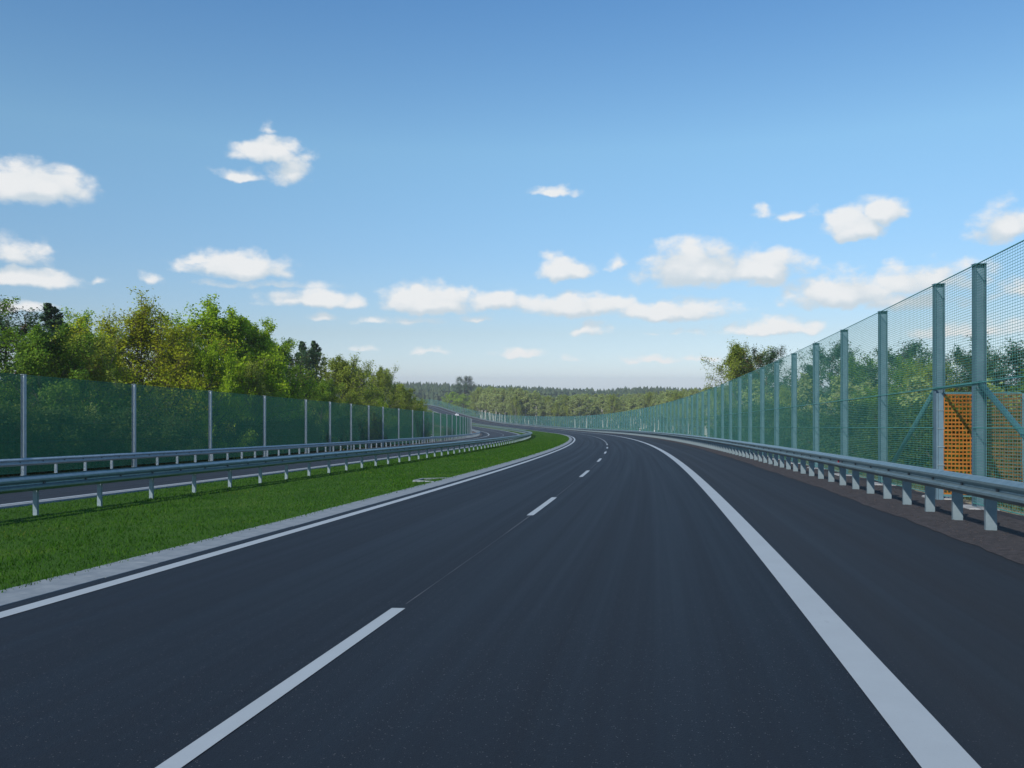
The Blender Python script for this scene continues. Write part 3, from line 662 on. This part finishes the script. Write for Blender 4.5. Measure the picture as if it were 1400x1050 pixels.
def gen_tree(seed, H=12., R_=4., t0=.25, limbs=16, subs=6, twigs=6, per=24, leaf=.22, spread=.28, prof='round', rise=(15, 70), trunk_r=.22, lean=.03, stop=.9, twig_r=.012, droop=0.):
    g = np.random.default_rng(seed); wood = []; thin = []; C = []
    k = 8; t = np.linspace(0, 1, k); tx = np.cumsum(g.normal(0, lean, k)) * H * .35; ty = np.cumsum(g.normal(0, lean, k)) * H * .35; tx -= tx[0]; ty -= ty[0]
    TP = np.stack([tx, ty, t * H * stop], 1); TR = trunk_r * (1 - t) ** .8 + .02; TR[0] *= 1.35
    wood.append((TP, TR))
    for i in range(limbs):
        q = t0 + (1 - t0) * ((i + g.random()) / limbs) ** .9; q = min(q, .99)
        base = np.array([np.interp(q, t, TP[:, c]) for c in range(3)]); rel = (q - t0) / (1 - t0)
        if prof == 'round': ln = R_ * (math.sin(math.pi * min(1, .22 + .72 * rel)) ** .7) * g.uniform(.75, 1.15)
        elif prof == 'cone': ln = R_ * (1.02 - rel) ** .8 * g.uniform(.8, 1.15)
        elif prof == 'pine': ln = R_ * (.35 + .75 * math.sin(math.pi * (.2 + .75 * rel))) * g.uniform(.5, 1.2)
        else: ln = R_ * (.55 + .45 * math.sin(math.pi * rel)) * g.uniform(.7, 1.15)
        az = i * 2.399 + g.uniform(-.5, .5); el = R(rise[0] + (rise[1] - rise[0]) * rel + g.uniform(-12, 12))
        d = np.array([math.cos(az) * math.cos(el), math.sin(az) * math.cos(el), math.sin(el)])
        m = 5; tt = np.linspace(0, 1, m); bend = np.stack([g.normal(0, .05) * tt, g.normal(0, .05) * tt, (.16 - droop) * tt ** 2], 1) * ln
        LP = base + d * ln * tt[:, None] + bend; lr = max(.03, np.interp(q, t, TR) * .5)
        wood.append((LP, lr * (1 - tt * .8)))
        for j in range(subs):
            f = .28 + .72 * (j + g.random()) / subs; sb = np.array([np.interp(f, tt, LP[:, c]) for c in range(3)])
            sd = d + g.normal(0, .62, 3) + np.array([0, 0, .18 - droop]); sd /= np.linalg.norm(sd); sl = ln * g.uniform(.26, .5) * (1.15 - .4 * f)
            SP = np.stack([sb, sb + sd * sl * .5 + g.normal(0, .04, 3) * sl, sb + sd * sl]); thin.append((SP, np.array([lr * .32, lr * .2, .012]) + .004))
            for w in range(twigs):
                f2 = .2 + .8 * (w + g.random()) / twigs; tb = sb + sd * sl * f2; td = sd + g.normal(0, .8, 3) + np.array([0, 0, .1 - droop * 2]); td /= np.linalg.norm(td); tl = sl * g.uniform(.3, .65)
                if twig_r: thin.append((np.stack([tb, tb + td * tl]), np.array([twig_r, twig_r * .5])))
                n = max(1, int(g.poisson(per))); C.append(tb + td * tl * g.uniform(.15, 1.15, n)[:, None] + g.normal(0, spread * (.5 + .35 * sl), (n, 3)))
    C = np.concatenate(C)
    V1, F1 = tubes(wood, 6); V2, F2 = tubes(thin, 3)
    return (np.concatenate([V1, V2]), np.concatenate([F1, F2 + len(V1)])), C, g
def make_kind(name, seed, leafmat, bark, leaf, flat=0., aspect=.6, **kw):
    (V, F), C, g = gen_tree(seed, leaf=leaf, **kw)
    LV, LF = leaf_quads(C, leaf, g, flat, aspect)
    return mesh_np(name + '_trunk', V, F, bark, smooth=True), mesh_np(name + '_crown', LV, LF, leafmat), max(float(np.percentile(C[:, 2], 99.7)), .5)
K = {}
K['oak'] = [make_kind('oak', 100 + i, 'leaf_bright', 'bark', .175, R_=4.8, limbs=24, subs=8, twigs=7, per=34, t0=.13, spread=.19, rise=(5, 75)) for i in range(2)]
K['green'] = [make_kind('green', 120 + i, 'leaf_green', 'bark', .175, R_=4.4, limbs=24, subs=8, twigs=7, per=33, t0=.12, spread=.19, rise=(5, 75)) for i in range(2)]
K['bud'] = [make_kind('bud', 140 + i, 'leaf_bud', 'bark', .145, R_=5.4, limbs=28, subs=8, twigs=9, per=19, t0=.14, spread=.20, rise=(12, 78), twig_r=.014) for i in range(2)]
K['olive'] = [make_kind('olive', 160 + i, 'leaf_olive', 'bark_grey', .165, R_=4.8, limbs=24, subs=8, twigs=8, per=24, t0=.08, spread=.20, rise=(5, 78), twig_r=.014) for i in range(2)]
K['pine'] = [make_kind('pine', 180 + i, 'needle_dark', 'bark_pine', .24, flat=.6, aspect=.35, R_=3.7, limbs=30, subs=6, twigs=5, per=22, t0=.32, spread=.30, prof='pine', rise=(-4, 40), trunk_r=.2, stop=.96) for i in range(3)]
K['fir'] = [make_kind('fir', 200, 'needle_dark', 'bark', .24, flat=.3, aspect=.4, R_=2.5, limbs=84, subs=4, twigs=3, per=15, t0=.10, spread=.12, prof='cone', rise=(-20, 30), trunk_r=.18, stop=.99)]
K['birch'] = [make_kind('birch', 220 + i, 'leaf_birch', 'bark_birch', .34, R_=2.5, limbs=20, subs=5, twigs=4, per=11, t0=.36, spread=.30, prof='round', rise=(25, 78), trunk_r=.18, stop=.97, twig_r=.02, droop=.1) for i in range(4)]
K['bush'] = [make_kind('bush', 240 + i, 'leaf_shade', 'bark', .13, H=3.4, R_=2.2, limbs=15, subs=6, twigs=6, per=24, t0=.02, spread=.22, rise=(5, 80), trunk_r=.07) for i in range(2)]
K['bush_bright'] = [make_kind('bush_bright', 250, 'leaf_bright', 'bark', .17, H=3.4, R_=2.2, limbs=13, subs=6, twigs=5, per=16, t0=.02, spread=.22, rise=(5, 80), trunk_r=.07)]
NAMES = dict(oak='oak_tree', green='broadleaf_tree', bud='budding_tree', olive='willow_tree', pine='pine_tree', fir='fir_tree', birch='birch_tree', bush='shrub', bush_bright='shrub')
CATS = dict(bush='shrub', bush_bright='shrub')
_tn = [0]
def plant(kind, px, Y, top, label, wide=1., group=None, var=None):
    """a tree seen towards photo column px at distance Y whose top reaches photo row top"""
    _tn[0] += 1; var = _tn[0] if var is None else var
    tm, cm, hh = K[kind][var % len(K[kind])]
    x = pix(px, Y); z = gz(x, Y) - .15; k = (pz(top, Y) - z) / hh
    o = empty(NAMES[kind], (x, Y, z), label, CATS.get(kind, 'tree'), group)
    o.rotation_euler = (0, 0, _tn[0] * 2.1); o.scale = (k * wide, k * wide, k)
    add('trunk' if 'bush' not in kind else 'stems', tm, o); add('crown' if 'bush' not in kind else 'foliage', cm, o)
    return o
# left wood, behind the opposite fence
L_ = [('green', -70, 60, 408, 1.1, 'dark green broadleaf tree cut by the left edge of the picture'),
      ('pine', 22, 62, 412, 1.1, 'dark pine at the left end of the wood'),
      ('fir', 75, 78, 418, 1.2, 'dark fir rising between the pine and the pale green tree'),
      ('green', 55, 56, 448, 1.0, 'lower dark green tree in front of the leftmost pine'),
      ('oak', 112, 80, 428, .9, 'pale green tree left of the brown budding oak'),
      ('bud', 190, 66, 410, 1.2, 'tall brown budding oak with bare twigs at its top'),
      ('olive', 128, 60, 455, .9, 'smaller olive tree left of the tall budding oak'),
      ('bud', 245, 74, 440, .9, 'second brown budding tree at the right shoulder of the tall budding oak'),
      ('oak', 300, 78, 416, 1.1, 'tall bright green oak rising highest of the bright trees'),
      ('oak', 352, 82, 440, .9, 'bright green oak stepping down right of the tallest bright oak'),
      ('oak', 290, 68, 468, .8, 'low bright green oak in front of the tallest bright oak'),
      ('green', 372, 92, 462, .85, 'mid green tree at the right foot of the bright oaks'),
      ('olive', 345, 76, 492, .7, 'low olive tree just above the fence below the bright oaks'),
      ('fir', 416, 118, 468, 1.0, 'dark fir left of the pair standing clear of the wood'),
      ('fir', 432, 120, 468, 1.0, 'dark fir right of the pair standing clear of the wood'),
      ('pine', 402, 112, 478, .9, 'dark pine just left of the pair of firs'),
      ('olive', 462, 112, 488, 1.15, 'rounded brownish olive tree with twiggy top right of the firs'),
      ('olive', 487, 125, 506, .9, 'lower olive tree leaning on the rounded twiggy tree'),
      ('olive', 525, 140, 502, .9, 'thin topped olive tree with a feathery crown'),
      ('olive', 508, 132, 530, 1.1, 'low spreading olive tree below the feathery one'),
      ('oak', 520, 126, 548, 1.0, 'low yellow green tree above the fence near the bend'),
      ('olive', 550, 150, 526, 1.1, 'pale olive tree near the right end of the left wood'),
      ('olive', 566, 165, 545, 1.0, 'last olive tree at the right end of the left wood'),
      ('olive', 556, 142, 536, 1.0, 'low olive tree closing the left wood towards the bend'),
      ('oak', 566, 150, 556, 1.0, 'low yellow green tree at the foot of the last olive trees'),
      ('olive', 540, 136, 540, 1.0, 'low rounded olive tree over the fence before the bend'),
      ('olive', 480, 108, 535, 1.0, 'low olive tree over the fence right of the firs'),
      ('green', 440, 104, 520, .9, 'dark green undergrowth tree beneath the firs'),
      ('green', 155, 74, 470, .9, 'green tree filling the gap behind the budding oak')]
for k, px, Y, top, wd, lab in L_: plant(k, px, Y, top, lab, wd)
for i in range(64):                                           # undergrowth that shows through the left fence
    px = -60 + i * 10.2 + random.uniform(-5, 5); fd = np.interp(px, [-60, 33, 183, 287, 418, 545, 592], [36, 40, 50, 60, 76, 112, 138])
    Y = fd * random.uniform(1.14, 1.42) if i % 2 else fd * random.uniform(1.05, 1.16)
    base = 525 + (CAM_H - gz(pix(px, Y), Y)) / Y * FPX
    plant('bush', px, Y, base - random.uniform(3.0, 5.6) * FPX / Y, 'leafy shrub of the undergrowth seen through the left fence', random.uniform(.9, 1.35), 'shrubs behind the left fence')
for i, (px, k) in enumerate(((60, 1.2), (128, 1.15), (243, 1.25), (262, 1.2), (307, 1.15), (352, 1.2), (415, 1.2), (470, 1.15), (522, 1.2))):
    fd = np.interp(px, [-60, 33, 183, 287, 418, 545, 592], [36, 40, 50, 60, 76, 112, 138]) * k
    plant('birch', px, fd, 525 + (CAM_H - gz(pix(px, fd), fd) - 6.2) / fd * FPX, 'thin pale birch sapling seen through the left fence', .6, 'birch saplings behind the left fence')
# right wood, behind the roadside fence
R_ = [('olive', 1013, 98, 471, .95, 'round crowned tree where the right fence meets the sky'),
      ('green', 1028, 100, 500, .8, 'green tree low behind the round crowned tree'),
      ('pine', 1053, 92, 474, .85, 'thin pine with open crown next to the round crowned tree'),
      ('pine', 1128, 74, 468, .95, 'dark pine standing alone above the bushes behind the right fence'),
      ('fir', 1112, 84, 500, .9, 'dark fir left of the lone dark pine'),
      ('green', 1172, 70, 490, .9, 'green tree with ragged top right of the lone dark pine'),
      ('pine', 1222, 64, 468, 1.1, 'broad dark pine at the middle of the right wood'),
      ('green', 1248, 60, 490, .8, 'green tree under the broad dark pine'),
      ('olive', 1285, 56, 492, .9, 'pale olive tree behind the gate'),
      ('pine', 1322, 58, 470, .8, 'dark pine above the orange gate'),
      ('pine', 1378, 52, 462, 1.15, 'largest dark pine at the right edge of the picture'),
      ('green', 1420, 50, 500, .9, 'green tree cut by the right edge of the picture'),
      ('olive', 1075, 78, 530, .9, 'low olive tree behind the row of fence posts'),
      ('green', 1200, 52, 532, .8, 'low green tree close behind the right fence'),
      ('birch', 1100, 72, 512, 1.0, 'slim birch with pale trunk behind the fence posts'),
      ('birch', 1148, 62, 515, 1.0, 'slim pale birch between two dark pines'),
      ('birch', 1190, 56, 522, 1.0, 'pale birch low in front of the broad dark pine'),
      ('birch', 1262, 48, 515, 1.0, 'pale birch left of the gate'),
      ('birch', 1350, 46, 520, 1.0, 'pale birch right of the gate'),
      ('birch', 1035, 84, 520, 1.0, 'pale birch under the round crowned tree'),
      ('birch', 1385, 40, 540, .9, 'pale birch at the right edge below the largest pine')]
for k, px, Y, top, wd, lab in R_: plant(k, px, Y, top, lab, wd)
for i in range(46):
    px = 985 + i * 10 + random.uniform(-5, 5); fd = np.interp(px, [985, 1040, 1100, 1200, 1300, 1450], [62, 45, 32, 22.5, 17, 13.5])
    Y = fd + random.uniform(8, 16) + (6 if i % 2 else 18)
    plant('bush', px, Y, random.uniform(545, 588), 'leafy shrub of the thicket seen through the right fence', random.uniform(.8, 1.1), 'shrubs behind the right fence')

# middle distance around the far bend
plant('pine', 634, 640, 514, 'lone tall dark conifer standing over the birch wood', 1.3, var=0)
plant('oak', 620, 612, 536, 'bright green tree beside the far end of the fence', 1.7, var=0)
plant('oak', 633, 600, 539, 'bright green bushy tree just right of the bright green tree by the far fence', 1.7, var=1)
plant('fir', 609, 236, 583, 'small dark conifer alone in the field behind the left fence', .9, var=0)
def road_off(x, y):
    i = int(np.argmin((x - _X) ** 2 + (y - _Y) ** 2)); return (x - _X[i]) * _ca[i] - (y - _Y[i]) * _sa[i]
n = 0
for row, (Y0, cnt) in enumerate(((470, 84), (505, 76), (545, 66), (590, 50))):
    for i in range(cnt):
        px = 648 + (1000 - 648) * (i + random.random()) / cnt; Y = Y0 + random.uniform(-16, 16)
        if px > 860: Y = Y - (px - 860) * .9
        while road_off(pix(px, Y), Y) < 13: Y += 12
        top = np.interp(px, [640, 660, 700, 760, 850, 960, 1000], [528, 529, 533, 541, 541, 533, 530]) + random.uniform(-3, 9)
        kd = 'birch' if random.random() < .88 else 'olive'
        plant(kd, px, Y, top, 'slender pale trunked birch in the wood beyond the bend' if kd == 'birch' else 'olive green tree among the birches beyond the bend', random.uniform(.95, 1.4) if kd == 'birch' else random.uniform(.6, .8), 'wood beyond the bend' if kd == 'birch' else 'olive trees in the far wood')

def far_forest():
    g = np.random.default_rng(5); V = []; F = []; b = 0
    P = []
    for Y0 in (760, 800, 840, 880, 925, 970, 1020, 1075):
        span = 1.05 * Y0; m = int(span * 2 / 4.6)
        for i in range(m): P.append((-span + 2 * span * (i + g.random()) / m, Y0 + g.uniform(-20, 20), Y0))
    P = np.array(P); Z = ground_z(P[:, 0], P[:, 1])
    for (x, y, Y0), z in zip(P, Z):
        px = 700 + FPX * x / y
        top = np.interp(px, [-200, 540, 600, 700, 770, 830, 880, 960, 1010, 1600], [520, 519, 521, 525, 528, 530, 526, 529, 526, 520]) + g.normal(1.2, .8) + (1080 - Y0) * .012
        H = max(8, (CAM_H - (top - 525) * y / FPX) - z); rad = g.uniform(2.4, 4.0)
        n = 7; ang = np.arange(n) * 2 * np.pi / n + g.uniform(0, 6); lay = 4; dome = g.random() < .75; tip = .12 if dome else .28
        for k in range(lay):
            z0 = z + H * (.18 + .68 * k / lay); z1 = z + H * min(1, .48 + .52 * (k + 1) / lay); r = rad * ((1 - .35 * (k / lay) ** 2) if dome else (1 - .72 * k / lay)) * g.uniform(.75, 1.2); z1 = z1 if not dome else min(z1, z0 + H * .30)
            rr = r * g.uniform(.6, 1.25, n)
            ring = np.stack([x + np.cos(ang) * rr, y + np.sin(ang) * rr, z0 + g.normal(0, .7, n)], 1)
            V.append(ring); V.append(np.array([[x + g.normal(0, .25), y, z1]])); F.append(np.stack([b + np.arange(n), b + (np.arange(n) + 1) % n, np.full(n, b + n)], 1)); b += n + 1
    o = add('far_forest', mesh_np('far_forest', np.concatenate(V), np.concatenate(F), 'needle_far')); tag(o, 'dark conifer forest covering the ridge along the horizon', 'forest', kind='stuff')
far_forest()

# ------------------------------------------------------------------ air
def build_haze():
    b = MB(); b.box(-3100, 3100, -300, 3100, -40, 24)
    m = bpy.data.materials.new('haze_air'); m.use_nodes = True; nt = m.node_tree; nt.nodes.clear()
    out = nt.nodes.new('ShaderNodeOutputMaterial'); v = nt.nodes.new('ShaderNodeVolumePrincipled'); nt.links.new(v.outputs[0], out.inputs['Volume'])
    v.inputs['Color'].default_value = (.92, .96, 1, 1); v.inputs['Density'].default_value = .00024; v.inputs['Anisotropy'].default_value = 0.
    me = bpy.data.meshes.new('haze'); me.from_pydata(b.v, [], b.f); me.materials.append(m)
    tag(add('haze', me), 'thin pale haze over the whole landscape', 'haze', kind='stuff')
build_haze()
